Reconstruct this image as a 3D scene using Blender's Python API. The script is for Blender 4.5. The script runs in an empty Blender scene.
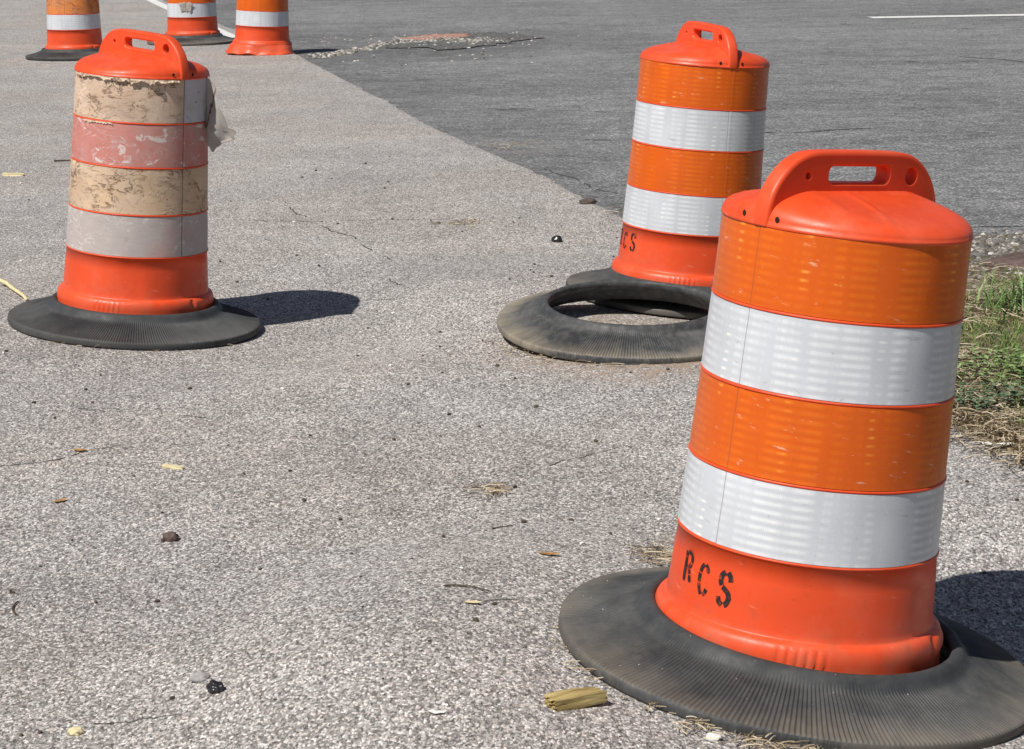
import bpy, bmesh, math, random
from mathutils import Matrix, Vector, noise
random.seed(7)
PI = math.pi
C = bpy.data.collections.new('scene'); bpy.context.scene.collection.children.link(C)
sc = bpy.context.scene

# ------------------------------------------------------------------ helpers
def link(name, me, mat=None, parent=None):
    o = bpy.data.objects.new(name, me); C.objects.link(o)
    if mat:
        for m in (mat if isinstance(mat, (list, tuple)) else [mat]): me.materials.append(m)
    if parent: o.parent = parent
    return o
def mesh(name, vs, fs, smooth=True, mi=None):
    me = bpy.data.meshes.new(name); me.from_pydata([tuple(v) for v in vs], [], fs); me.update()
    if smooth: me.polygons.foreach_set('use_smooth', [True]*len(me.polygons))
    if mi: me.polygons.foreach_set('material_index', mi)
    return me
def tag(o, label=None, cat=None, group=None, kind=None):
    if label: o['label'] = label
    if cat: o['category'] = cat
    if group: o['group'] = group
    if kind: o['kind'] = kind
    return o
def empty(name, loc, rot=None):
    o = bpy.data.objects.new(name, None); C.objects.link(o); o.location = loc; o.empty_display_size = .1
    if rot: o.rotation_euler = rot.to_euler()
    return o
def smooth(a, b, x):
    t = max(0., min(1., (x-a)/(b-a))); return t*t*(3-2*t)
def lerp_table(T, x):
    if x <= T[0][0]: return T[0][1]
    for (a, p), (b, q) in zip(T, T[1:]):
        if x <= b: return p+(q-p)*(x-a)/(b-a)
    return T[-1][1]

class NT:                                          # small node builder
    def __init__(s, name, rough=.6, spec=.5):
        s.m = bpy.data.materials.new(name); s.m.use_nodes = True; s.t = s.m.node_tree
        s.b = s.t.nodes['Principled BSDF']; s.b.inputs['Roughness'].default_value = rough
        s.b.inputs['Specular IOR Level'].default_value = spec
        s.co = s.t.nodes.new('ShaderNodeTexCoord').outputs['Object']
        s.sx = None
    def n(s, ty, ins=None, **kw):
        q = s.t.nodes.new(ty)
        for k, v in kw.items(): setattr(q, k, v)
        for k, v in (ins or {}).items(): s.set(q.inputs[k], v)
        return q
    def set(s, i, v):
        if isinstance(v, bpy.types.NodeSocket): s.t.links.new(v, i)
        elif isinstance(v, (tuple, list)) and len(v) == 3 and i.type == 'RGBA': i.default_value = (*v, 1)
        else: i.default_value = v
    def math(s, op, a, b=0., c=0., clamp=False):
        q = s.t.nodes.new('ShaderNodeMath'); q.operation = op; q.use_clamp = clamp
        s.set(q.inputs[0], a); s.set(q.inputs[1], b); s.set(q.inputs[2], c); return q.outputs[0]
    def xyz(s, co=None):
        q = s.t.nodes.new('ShaderNodeSeparateXYZ'); s.t.links.new(co or s.co, q.inputs[0]); return q.outputs
    def comb(s, x, y, z):
        q = s.t.nodes.new('ShaderNodeCombineXYZ')
        for i, v in enumerate((x, y, z)): s.set(q.inputs[i], v)
        return q.outputs[0]
    def noise(s, scale, detail=3., rough=.55, co=None, dist=0.):
        return s.n('ShaderNodeTexNoise', {'Vector': co or s.co, 'Scale': scale, 'Detail': detail, 'Roughness': rough, 'Distortion': dist}).outputs['Fac']
    def vor(s, scale, co=None, feat='F1', out='Distance', rnd=1.):
        return s.n('ShaderNodeTexVoronoi', {'Vector': co or s.co, 'Scale': scale, 'Randomness': rnd}, feature=feat).outputs[out]
    def scale3(s, v, co=None):
        q = s.n('ShaderNodeVectorMath', operation='MULTIPLY'); s.set(q.inputs[0], co or s.co); q.inputs[1].default_value = v; return q.outputs[0]
    def ramp(s, f, stops, interp='LINEAR'):
        q = s.t.nodes.new('ShaderNodeValToRGB'); q.color_ramp.interpolation = interp
        e = q.color_ramp.elements
        while len(e) < len(stops): e.new(.5)
        for k, (p, c) in enumerate(stops):
            e[k].position = p; e[k].color = (*(c if isinstance(c, (tuple, list)) else (c, c, c)), 1)
        s.t.links.new(f, q.inputs[0]); return q.outputs[0]
    def mr(s, f, a, b, c=0., d=1.):
        q = s.n('ShaderNodeMapRange', {'Value': f, 'From Min': a, 'From Max': b, 'To Min': c, 'To Max': d}); return q.outputs[0]
    def mix(s, f, a, b, mode='MIX'):
        q = s.t.nodes.new('ShaderNodeMix'); q.data_type = 'RGBA'; q.blend_type = mode
        s.set(q.inputs[0], f); s.set(q.inputs[6], a); s.set(q.inputs[7], b); return q.outputs[2]
    def bump(s, h, strength=.3, dist=.002, prev=None):
        q = s.n('ShaderNodeBump', {'Height': h, 'Strength': strength, 'Distance': dist})
        if prev: s.t.links.new(prev, q.inputs['Normal'])
        s.t.links.new(q.outputs[0], s.b.inputs['Normal']); return q.outputs[0]
    def color(s, c): s.set(s.b.inputs['Base Color'], c); return s.m
    def rough(s, v): s.set(s.b.inputs['Roughness'], v)
    def spot(s, x, y, r0, r1, co=None):            # soft round mask in object x,y
        X = s.xyz(co)
        dx = s.math('SUBTRACT', X[0], x); dy = s.math('SUBTRACT', X[1], y)
        d = s.math('SQRT', s.math('ADD', s.math('MULTIPLY', dx, dx), s.math('MULTIPLY', dy, dy)))
        return s.mr(d, r1, r0)
M = {}

# ------------------------------------------------------------------ ground materials
def m_pavement():
    s = NT('weathered_aggregate_pavement', .85, .25)
    warp = s.n('ShaderNodeVectorMath', operation='MULTIPLY_ADD')
    nz = s.n('ShaderNodeTexNoise', {'Vector': s.co, 'Scale': 160., 'Detail': 1.})
    s.set(warp.inputs[0], nz.outputs['Color']); warp.inputs[1].default_value = (.008, .008, 0); s.set(warp.inputs[2], s.scale3((1., .62, 1.)))
    w = warp.outputs[0]
    v1 = s.n('ShaderNodeTexVoronoi', {'Vector': w, 'Scale': 185., 'Randomness': 1.})
    v2 = s.n('ShaderNodeTexVoronoi', {'Vector': w, 'Scale': 330., 'Randomness': 1.})
    g1 = s.xyz(v1.outputs['Color'])[0]; g2 = s.xyz(v2.outputs['Color'])[1]
    hue = s.xyz(v1.outputs['Color'])[2]
    g = s.math('ADD', s.math('MULTIPLY', g1, .6), s.math('MULTIPLY', g2, .4))
    chip = s.ramp(g, [(.08, (.080, .075, .071)), (.30, (.215, .205, .197)), (.52, (.37, .354, .341)), (.70, (.53, .512, .492)), (.90, (.84, .82, .79))])
    pinkish = s.mix(s.mr(hue, .65, .95), (1, 1, 1), (1.05, .975, .95))
    c = s.mix(1., chip, pinkish, 'MULTIPLY')
    gap = s.mr(v1.outputs['Distance'], .55, .85)           # dark binder between the stones
    c = s.mix(s.math('MULTIPLY', gap, .7), c, (.10, .093, .088))
    big = s.noise(.9, 4., .6); mid = s.noise(5., 4., .6)
    tone = s.math('ADD', s.mr(big, .3, .7, .85, 1.08), s.mr(mid, .3, .7, -.09, .09))
    c = s.mix(1., c, s.comb(tone, tone, tone), 'MULTIPLY')
    warm = s.mr(s.noise(.6, 3., .5), .42, .62)
    c = s.mix(warm, c, s.mix(1., c, (1.035, .995, .965), 'MULTIPLY'))
    # fine cracks, broken up by noise
    wc = s.n('ShaderNodeVectorMath', operation='MULTIPLY_ADD')
    nz2 = s.n('ShaderNodeTexNoise', {'Vector': s.co, 'Scale': 4., 'Detail': 5.})
    s.set(wc.inputs[0], nz2.outputs['Color']); wc.inputs[1].default_value = (.45, .45, 0); s.set(wc.inputs[2], s.co)
    e = s.vor(.62, wc.outputs[0], 'DISTANCE_TO_EDGE')
    ck = s.math('MULTIPLY', s.mr(e, .006, .0015), s.mr(s.noise(2.2, 3.), .47, .58))
    c = s.mix(s.math('MULTIPLY', ck, .15), c, (.07, .06, .055))
    # sandy dirt washed up beside the loose rubber ring, and round the near base
    ns = s.mr(s.noise(14., 4.), .35, .65)
    for (x, y, a, b, k) in ((.42, 7.60, .12, .34, .8), (.70, 7.72, .1, .3, .7), (.12, 7.75, .05, .25, .5), (.44, 8.35, .2, .5, .5)):
        c = s.mix(s.math('MULTIPLY', s.math('MULTIPLY', s.spot(x, y, a, b), ns), k), c, (.33, .245, .175))
    # dark specks of tar
    sp = s.vor(9., None, 'F1'); c = s.mix(s.mr(sp, .05, .03), c, (.05, .045, .04))
    s.bump(s.math('ADD', g, s.math('MULTIPLY', gap, -.8)), .55, .0022)
    return s.color(c)
def m_road():
    s = NT('old_asphalt', .85, .3)
    v = s.n('ShaderNodeTexVoronoi', {'Vector': s.co, 'Scale': 105.})
    g = s.xyz(v.outputs['Color'])[0]
    c = s.ramp(g, [(.05, (.080, .081, .084)), (.45, (.158, .159, .162)), (.8, (.228, .229, .232)), (.97, (.42, .41, .40))])
    st = s.noise(1.6, 6., .65, s.scale3((.7, 1.2, 1))); st2 = s.noise(7., 4., .6, s.scale3((.9, 1.2, 1)))
    big = s.noise(.22, 3.)
    tone = s.math('ADD', s.mr(st, .3, .7, .74, 1.18), s.math('ADD', s.mr(st2, .3, .7, -.22, .22), s.mr(big, .35, .65, -.12, .14)))
    c = s.mix(1., c, s.comb(tone, tone, tone), 'MULTIPLY')
    # fainter and lighter rubbed streaks
    sk = s.mr(s.noise(3., 5., .7, s.scale3((.18, 2.2, 1))), .60, .72)
    c = s.mix(s.math('MULTIPLY', sk, .35), c, (.30, .295, .29))
    # darker oily margin beside the pavement
    X = s.xyz()
    edge = s.math('ADD', X[0], s.math('MULTIPLY', s.math('SUBTRACT', X[1], 12.8), .225))   # 0 on the edge line
    dk = s.math('MULTIPLY', s.mr(edge, 1.3, .25), s.mr(s.noise(2.4, 4.), .3, .6))
    c = s.mix(s.math('MULTIPLY', dk, .35), c, (.06, .06, .06))
    wc = s.n('ShaderNodeVectorMath', operation='MULTIPLY_ADD')
    nz2 = s.n('ShaderNodeTexNoise', {'Vector': s.co, 'Scale': 1.5, 'Detail': 6.})
    s.set(wc.inputs[0], nz2.outputs['Color']); wc.inputs[1].default_value = (1.2, 1.2, 0); s.set(wc.inputs[2], s.co)
    e = s.vor(.22, wc.outputs[0], 'DISTANCE_TO_EDGE')
    ck = s.math('MULTIPLY', s.mr(e, .004, .001), s.mr(s.noise(.9, 3.), .5, .56))
    c = s.mix(s.math('MULTIPLY', ck, .7), c, (.04, .04, .04))
    nn = s.mr(s.noise(5., 5., .7), .35, .6)
    for (x, y, a, b, col, k) in ((-.9, 23.6, .5, 1.6, (.075, .075, .077), .7), (-.2, 24.6, .3, 1.2, (.075, .075, .077), .6), (.6, 22.6, .2, .9, (.25, .245, .24), .35), (-1.7, 22.2, .1, .8, (.09, .09, .09), .5), (-.02, 14.5, .1, .6, (.26, .25, .235), .5)):
        c = s.mix(s.math('MULTIPLY', s.math('MULTIPLY', s.spot(x, y, a, b), nn), k), c, col)
    s.bump(g, .45, .002)
    return s.color(c)
def m_soil():
    s = NT('verge_soil', .95, .1)
    n1 = s.noise(60., 5., .7); n2 = s.noise(6., 4.)
    c = s.ramp(n1, [(.3, (.07, .055, .04)), (.5, (.17, .135, .10)), (.68, (.36, .31, .24))])
    c = s.mix(s.mr(n2, .4, .6), c, s.mix(1., c, (.75, .85, .6), 'MULTIPLY'))
    s.bump(n1, .8, .01); return s.color(c)
def m_simple(name, col, rough=.7, var=.25, sc_=20., spec=.4, bump=0.):
    s = NT(name, rough, spec)
    f = s.noise(sc_, 4.); t = s.mr(f, .3, .7, 1-var, 1+var)
    if bump: s.bump(f, bump, .004)
    return s.color(s.mix(1., col, s.comb(t, t, t), 'MULTIPLY'))
def m_island(name, stops, rough=.8, spec=.3):
    s = NT(name, rough, spec)
    r = s.t.nodes.new('ShaderNodeNewGeometry').outputs['Random Per Island']
    return s.color(s.ramp(r, stops))
def m_paint():
    s = NT('worn_white_road_paint', .7, .3)
    n = s.noise(40., 5., .7)
    return s.color(s.ramp(n, [(.36, (.22, .22, .22)), (.46, (.72, .72, .70))]))
M['pave'] = m_pavement(); M['road'] = m_road(); M['soil'] = m_soil(); M['paint'] = m_paint()
M['grass'] = m_island('grass_blades', [(0, (.055, .11, .02)), (.4, (.10, .17, .035)), (.75, (.19, .24, .07)), (1, (.36, .32, .15))])
M['straw'] = m_island('dry_straw', [(0, (.13, .09, .055)), (.5, (.33, .26, .165)), (1, (.58, .50, .37))])
M['gravel'] = m_island('gravel_stones', [(0, (.06, .055, .05)), (.5, (.15, .14, .13)), (.85, (.27, .25, .23)), (1, (.60, .58, .54))])
M['palegravel'] = m_island('pale_gravel_stones', [(0, (.07, .065, .06)), (.5, (.25, .235, .21)), (1, (.52, .50, .45))])

# ------------------------------------------------------------------ drum materials
SUNKEN = {}
def angz(s):
    X = s.xyz(); return s.math('ARCTAN2', X[1], X[0]), X[2]
ORP = (.75, .076, .018)
def m_plastic():
    s = NT('orange_red_plastic', .42, .4)
    n = s.noise(9., 4.); t = s.mr(n, .3, .7, .92, 1.05)
    c = s.mix(1., ORP, s.comb(t, t, t), 'MULTIPLY')
    # chalky sun bleaching and grime, with a shape of their own
    c = s.mix(s.math('MULTIPLY', s.mr(s.noise(5., 5., .65), .5, .75), .22), c, (.85, .26, .17))
    g = s.math('MULTIPLY', s.mr(s.noise(22., 6., .8), .56, .72), .38)
    c = s.mix(g, c, (.30, .07, .03))
    sp = s.mr(s.vor(38.), .07, .03); c = s.mix(s.math('MULTIPLY', sp, .6), c, (.12, .03, .02))
    ang, z = angz(s)
    q = s.noise(1., 5., .7, s.comb(s.math('MULTIPLY', ang, 3.), 2., s.math('MULTIPLY', s.math('ADD', z, s.math('MULTIPLY', ang, .05)), 55.)))
    c = s.mix(s.math('MULTIPLY', s.mr(q, .64, .70), .4), c, (.90, .38, .27))
    splash = s.math('MULTIPLY', s.mr(z, .20, .09), s.mr(s.noise(11., 6., .75), .42, .68))
    c = s.mix(s.math('MULTIPLY', splash, .45), c, (.36, .17, .10))
    s.rough(s.mr(s.noise(40., 3.), .3, .7, .34, .52)); s.bump(s.noise(120., 2.), .06, .001)
    return s.color(c)
def seam(s, ang, w=.006):
    a = s.math('ABSOLUTE', s.math('ADD', ang, s.math('MULTIPLY', s.math('SUBTRACT', s.noise(12., 3.), .5), .01)))
    return s.mr(a, w, w*.3)
def m_sheet(name, base, light, tint_shadow, glint, dirt=(.16, .13, .11)):
    s = NT(name, .32, .5)
    ang, z = angz(s)
    cw = s.comb(s.math('MULTIPLY', ang, 5.), 0., s.math('MULTIPLY', z, 1.2))
    zone = s.mr(s.noise(1., 3., .6, cw), .42, .60)
    st = s.mr(s.math('SINE', s.math('MULTIPLY', z, 2*PI/.0172)), -.8, 1.)
    f = s.math('MULTIPLY', st, zone)
    c = s.mix(s.math('MULTIPLY', f, .6), base, light)
    # narrow columns of bright prism glints, painted into the sheet colour
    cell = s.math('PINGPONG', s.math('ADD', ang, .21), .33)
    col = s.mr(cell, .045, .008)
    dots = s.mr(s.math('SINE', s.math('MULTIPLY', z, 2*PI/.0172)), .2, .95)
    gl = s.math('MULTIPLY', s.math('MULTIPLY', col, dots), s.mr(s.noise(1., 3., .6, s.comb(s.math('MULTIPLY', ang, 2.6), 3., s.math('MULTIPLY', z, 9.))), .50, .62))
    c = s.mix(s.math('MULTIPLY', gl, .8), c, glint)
    # fine diamond embossing of the sheet
    d1 = s.math('SINE', s.math('MULTIPLY', s.math('ADD', s.math('MULTIPLY', ang, .26), z), 2*PI/.0075))
    d2 = s.math('SINE', s.math('MULTIPLY', s.math('SUBTRACT', s.math('MULTIPLY', ang, .26), z), 2*PI/.0075))
    dm = s.math('MULTIPLY', d1, d2)
    dt = s.mr(dm, -1, 1, .92, 1.07); c = s.mix(1., c, s.comb(dt, dt, dt), 'MULTIPLY')
    t = s.mr(s.noise(6., 4.), .3, .7, .9, 1.06); c = s.mix(1., c, s.comb(t, t, t), 'MULTIPLY')
    # scuffs: pale thin scratches and dark rubbed specks
    sc1 = s.noise(1., 5., .7, s.comb(s.math('MULTIPLY', ang, 3.2), 7., s.math('MULTIPLY', s.math('ADD', z, s.math('MULTIPLY', ang, .03)), 60.)))
    c = s.mix(s.math('MULTIPLY', s.mr(sc1, .615, .68), .6), c, (.80, .60, .45) if base[2] < .2 else (.38, .37, .37))
    c = s.mix(s.math('MULTIPLY', s.mr(s.noise(38., 6., .8), .62, .72), .5), c, dirt)
    c = s.mix(s.math('MULTIPLY', seam(s, ang), .7), c, dirt)
    s.rough(s.mr(s.noise(30., 4.), .3, .7, .24, .42))
    s.bump(s.math('ADD', s.math('MULTIPLY', f, .6), s.math('MULTIPLY', dm, .15)), .25, .0012)
    return s.color(c)
def m_worn(name, c0, c1, c2, tearc, amt=.0, pale=(.75, .72, .68), right=None, tears=True, scrape=.0):
    s = NT(name, .75, .3)
    ang, z = angz(s)
    n1 = s.noise(7., 6., .65)
    c = s.mix(s.mr(n1, .35, .65), c0, c1)
    fine = s.mr(s.noise(1., 4., .7, s.comb(s.math('MULTIPLY', ang, 6.), 2., s.math('MULTIPLY', z, 120.))), .3, .7, .92, 1.07)
    c = s.mix(1., c, s.comb(fine, fine, fine), 'MULTIPLY')
    c = s.mix(s.math('MULTIPLY', s.mr(s.noise(3.3, 5., .6), .5, .62), .6), c, c2)
    if right:
        k = s.mr(ang, 0., .01); c = s.mix(s.math('MULTIPLY', k, .85), c, right)
    cyl = s.comb(s.math('MULTIPLY', ang, .26), 3., s.math('MULTIPLY', z, 1.6))
    if scrape:
        q = s.noise(11., 6., .62, cyl, 1.2)
        c = s.mix(s.math('MULTIPLY', s.mr(q, .60, .63), scrape), c, pale)
        q2 = s.noise(17., 6., .7, cyl, .6)
        c = s.mix(s.math('MULTIPLY', s.mr(q2, .56, .66), .35), c, s.mix(1., c, (.68, .66, .66), 'MULTIPLY'))
        ln = s.mr(s.math('ABSOLUTE', s.math('SUBTRACT', s.noise(7., 5., .6, cyl, 1.5), .5)), .010, .003)
        c = s.mix(s.math('MULTIPLY', s.math('MULTIPLY', ln, s.mr(s.noise(5., 2.), .45, .6)), .6), c, pale)
        s.bump(q, .4, .002)
    if tears:
        q = s.noise(9., 7., .66, cyl, 1.4)
        lay = s.mr(q, .50, .515)                            # lifted layer, paler, with a brown torn outline
        left = s.mr(ang, -.02, -.10) if right else 1.
        c = s.mix(s.math('MULTIPLY', s.math('MULTIPLY', lay, left), .45), c, s.mix(1., c, (1.12, 1.16, 1.2), 'MULTIPLY'))
        ln = s.mr(s.math('ABSOLUTE', s.math('SUBTRACT', q, .507)), .026, .006)
        brk = s.mr(s.noise(12., 3., .6), .48, .58)
        w = s.math('MULTIPLY', s.math('MULTIPLY', ln, brk), left)
        h1 = s.noise(1., 5., .7, s.comb(s.math('MULTIPLY', ang, 3.), 9., s.math('MULTIPLY', z, 48.)))
        w2 = s.math('MULTIPLY', s.math('MULTIPLY', s.mr(h1, .565, .60), s.mr(s.noise(6., 2.), .46, .54)), left)
        w = s.math('MAXIMUM', w, w2)
        c = s.mix(s.math('MULTIPLY', w, .85), c, tearc)
        sp = s.mr(s.noise(55., 3., .6), .66, .70); c = s.mix(s.math('MULTIPLY', sp, .7), c, tearc)
        dirtb = s.mr(s.noise(4., 5., .7), .45, .7); c = s.mix(s.math('MULTIPLY', dirtb, .5), c, (.33, .23, .17))
        s.bump(s.math('ADD', s.math('MULTIPLY', w, -1.), lay), .6, .0025)
    c = s.mix(s.math('MULTIPLY', seam(s, ang, .012), .8), c, (.12, .07, .05))
    return s.color(c)
def m_rubber():
    s = NT('dusty_black_rubber', .6, .35)
    X = s.xyz(); r = s.math('SQRT', s.math('ADD', s.math('MULTIPLY', X[0], X[0]), s.math('MULTIPLY', X[1], X[1])))
    loc = s.n('ShaderNodeObjectInfo').outputs['Random']
    off = s.n('ShaderNodeVectorMath', operation='ADD'); s.set(off.inputs[0], s.co); s.set(off.inputs[1], s.comb(s.math('MULTIPLY', loc, 9.), loc, loc)); co = off.outputs[0]
    base = s.mix(s.mr(s.noise(9., 5., .6, co), .3, .7), (.030, .032, .034), (.062, .065, .067))
    ang = s.math('ARCTAN2', X[1], X[0])
    streak = s.noise(1., 4., .7, s.comb(s.math('MULTIPLY', ang, 26.), s.math('MULTIPLY', loc, 9.), s.math('MULTIPLY', r, 6.)))
    amt = s.attr = s.n('ShaderNodeAttribute', attribute_type='OBJECT', attribute_name='dust').outputs['Fac']
    d = s.math('MULTIPLY', s.mr(s.math('ADD', r, s.math('MULTIPLY', s.math('SUBTRACT', s.noise(5., 4., .6, co), .5), .22)), .40, .50), s.mr(streak, .25, .7, .45, 1.))
    d = s.math('MULTIPLY', d, s.mr(r, .4975, .4945))
    c = s.mix(s.math('MULTIPLY', d, amt, clamp=True), base, (.25, .215, .165))
    c = s.mix(s.math('MULTIPLY', s.mr(s.noise(30., 5., .7, co), .45, .75), s.math('MULTIPLY', amt, .35)), c, (.20, .19, .175))
    sp = s.mr(s.vor(30., co), .05, .025); c = s.mix(sp, c, (.45, .42, .38))
    s.rough(s.mr(s.noise(20., 3., .5, co), .3, .7, .5, .75))
    s.bump(s.noise(90., 4., .7, co), .2, .0015)
    return s.color(c)
M['plastic'] = m_plastic()
M['white'] = m_sheet('white_reflective_sheet', (.56, .585, .625), (.84, .855, .88), (.4, .42, .47), (.95, .93, .86))
M['orange'] = m_sheet('orange_reflective_sheet', (.66, .105, .004), (.80, .17, .007), (.4, .1, .01), (1., .42, .06), (.22, .07, .03))
M['beige'] = m_worn('stripped_beige_sheet', (.60, .42, .29), (.68, .52, .40), (.50, .40, .33), (.20, .10, .05), right=(.50, .52, .58))
M['pink'] = m_worn('faded_pink_sheet', (.50, .19, .16), (.54, .23, .20), (.45, .33, .30), (.3, .2, .2), tears=False, scrape=.8, pale=(.66, .60, .57))
M['tan'] = m_worn('stripped_tan_sheet', (.60, .42, .27), (.56, .43, .32), (.48, .40, .33), (.16, .08, .04))
M['greysheet'] = m_worn('faded_grey_sheet', (.46, .40, .38), (.42, .385, .37), (.56, .30, .26), (.2, .1, .08), tears=False, scrape=.35)
M['brownorange'] = m_worn('aged_orange_sheet', (.70, .23, .06), (.62, .20, .06), (.36, .19, .10), (.10, .04, .03), tears=True)
M['film'] = m_worn('torn_film', (.60, .54, .49), (.70, .66, .61), (.50, .47, .45), (.25, .2, .18), tears=False, scrape=.3)
def translucent(m, k):
    t = m.node_tree; out = [n for n in t.nodes if n.type == 'OUTPUT_MATERIAL'][0]; b = t.nodes['Principled BSDF']
    tr = t.nodes.new('ShaderNodeBsdfTranslucent'); mx = t.nodes.new('ShaderNodeMixShader'); mx.inputs[0].default_value = k
    src = b.inputs['Base Color'].links[0].from_socket; t.links.new(src, tr.inputs[0])
    t.links.new(b.outputs[0], mx.inputs[1]); t.links.new(tr.outputs[0], mx.inputs[2]); t.links.new(mx.outputs[0], out.inputs[0])
translucent(M['film'], .5)
M['peel'] = m_worn('curled_tan_film', (.50, .36, .25), (.62, .50, .38), (.36, .25, .18), (.16, .08, .04), tears=True)
M['rubber'] = m_rubber()
M['dark'] = m_simple('hole_dark', (.03, .006, .004), .9, .2)
def m_ink():
    s = NT('worn_black_stencil_paint', .6, .3)
    n = s.noise(70., 5., .75)
    return s.color(s.mix(s.mr(n, .55, .64), (.022, .018, .018), (.42, .055, .02)))
M['ink'] = m_ink()

# ------------------------------------------------------------------ drum geometry
ZL = [.291, .446, .618, .778, .940]; RL = [.2702, .2641, .2583, .2541, .2512]
SEG = 144
def revolve(prof, seg=SEG, disp=None, close=False):
    vs = []; fs = []; n = len(prof)
    for i in range(seg):
        a = 2*PI*i/seg
        for j, (r, z) in enumerate(prof):
            if disp: r, z = disp(r, z, a)
            vs.append((r*math.cos(a), r*math.sin(a), z))
    for i in range(seg):
        k = (i+1) % seg
        for j in range(n if close else n-1):
            l = (j+1) % n
            fs.append((i*n+j, k*n+j, k*n+l, i*n+l))
    return vs, fs
def body_mesh(front, dent):
    p = [(.262, 0), (.306, 0), (.312, .006), (.312, .022), (.304, .05), (.3005, .082), (.3007, .100), (.3003, .110), (.2985, .119), (.2950, .1265), (.2900, .1315), (.2845, .1340), (.2800, .1352), (.2780, .1385), (.2770, .150), (.2745, .19), (.2722, .24)]
    for i, (z, r) in enumerate(zip(ZL, RL)):
        if i < 4:
            r2 = RL[i+1]
            p += [(r-.002, z-.0055), (r+.0010, z-.0045), (r+.0024, z-.0028), (r+.0024, z-.0006), (r+.0008, z+.0010), (r-.0045, z+.0016), (r-.0045, z+.03), ((r+r2)/2-.0045, (z+ZL[i+1])/2), (r2-.0045, ZL[i+1]-.02)]
    p += [(.2495, .938), (.24, .938)]
    def disp(r, z, a):
        d = math.remainder(a-front, 2*PI)
        if abs(d) < .19 and .095 < z < .125: r += .0042*math.sin(d/.19*PI*6)*smooth(.19, .15, abs(d))
        e = math.remainder(a-front-1.18, 2*PI)
        if .095 < z < .13: r += -.007*smooth(.05, .0, abs(e)) + .004*smooth(.16, .08, abs(e-.16))
        if dent and .14 < z < .28:                       # slightly caved-in base
            g = math.remainder(a-dent, 2*PI)
            r -= .009*math.exp(-((g+(z-.2)*2.2)/.10)**2)*math.sin((z-.14)/.14*PI)
        r += .0012*math.sin(3*a+front)+.0006*noise.noise((math.cos(a)*3, math.sin(a)*3, z*6+front))
        return r, z
    vs, fs = revolve(p, 288, disp)
    return mesh('drum_body', vs, fs)
def band_mesh(i, w=0.):
    z0, z1, r0, r1 = ZL[i]+.0018, ZL[i+1]-(.0050 if i < 3 else .003), RL[i], RL[i+1]
    p = [(r0-.001, z0), (r0+.0006, z0+.0006)]
    for k in range(1, 6): t = k/6; p.append((r0+(r1-r0)*t+.0006, z0+(z1-z0)*t))
    p += [(r1+.0006, z1-.0006), (r1-.001, z1)]
    def disp(r, z, a):
        r += .0008*noise.noise((math.cos(a)*5, math.sin(a)*5, z*14+i))+.0012*math.sin(3*a)
        if abs(math.remainder(a, 2*PI)-.03) < .028: r += .0009
        return r, z
    vs, fs = revolve(p, SEG*2, disp)
    return mesh('band', vs, fs)
def arch_points():
    key = [(.2520, .002), (.2535, .020), (.2495, .045), (.240, .072), (.2215, .097), (.196, .120), (.166, .135), (.135, .1405), (.09, .1415), (.03, .142)]
    pts = []
    for a, b in zip(key, key[1:]):
        for k in range(3): t = k/3; pts.append((a[0]+(b[0]-a[0])*t, a[1]+(b[1]-a[1])*t))
    pts.append(key[-1])
    # smooth the right half twice
    for _ in range(3):
        pts = [pts[0]]+[((a[0]+2*b[0]+c[0])/4, (a[1]+2*b[1]+c[1])/4) for a, b, c in zip(pts, pts[1:], pts[2:])]+[pts[-1]]
    return pts + [(-u, z) for u, z in reversed(pts)]
def top_h(u, v, R=.2535):
    rho = math.sqrt(u*u+v*v)/R
    T = .021 + .047*(1-min(1, abs(v)/R)**1.02)
    T *= 1-.30*smooth(.55, 1., abs(u)/R)
    for u0 in (.045, .135):                                # moulded creases down the flanks
        d = u-(u0-.10*(abs(v)/R)**2*(-1))
        T += .0030*math.exp(-(d/.005)**2)*smooth(.01, .04, abs(v))*smooth(.247, .22, abs(v))
    return T*max(0., 1-min(1, rho)**13)**.5
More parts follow.
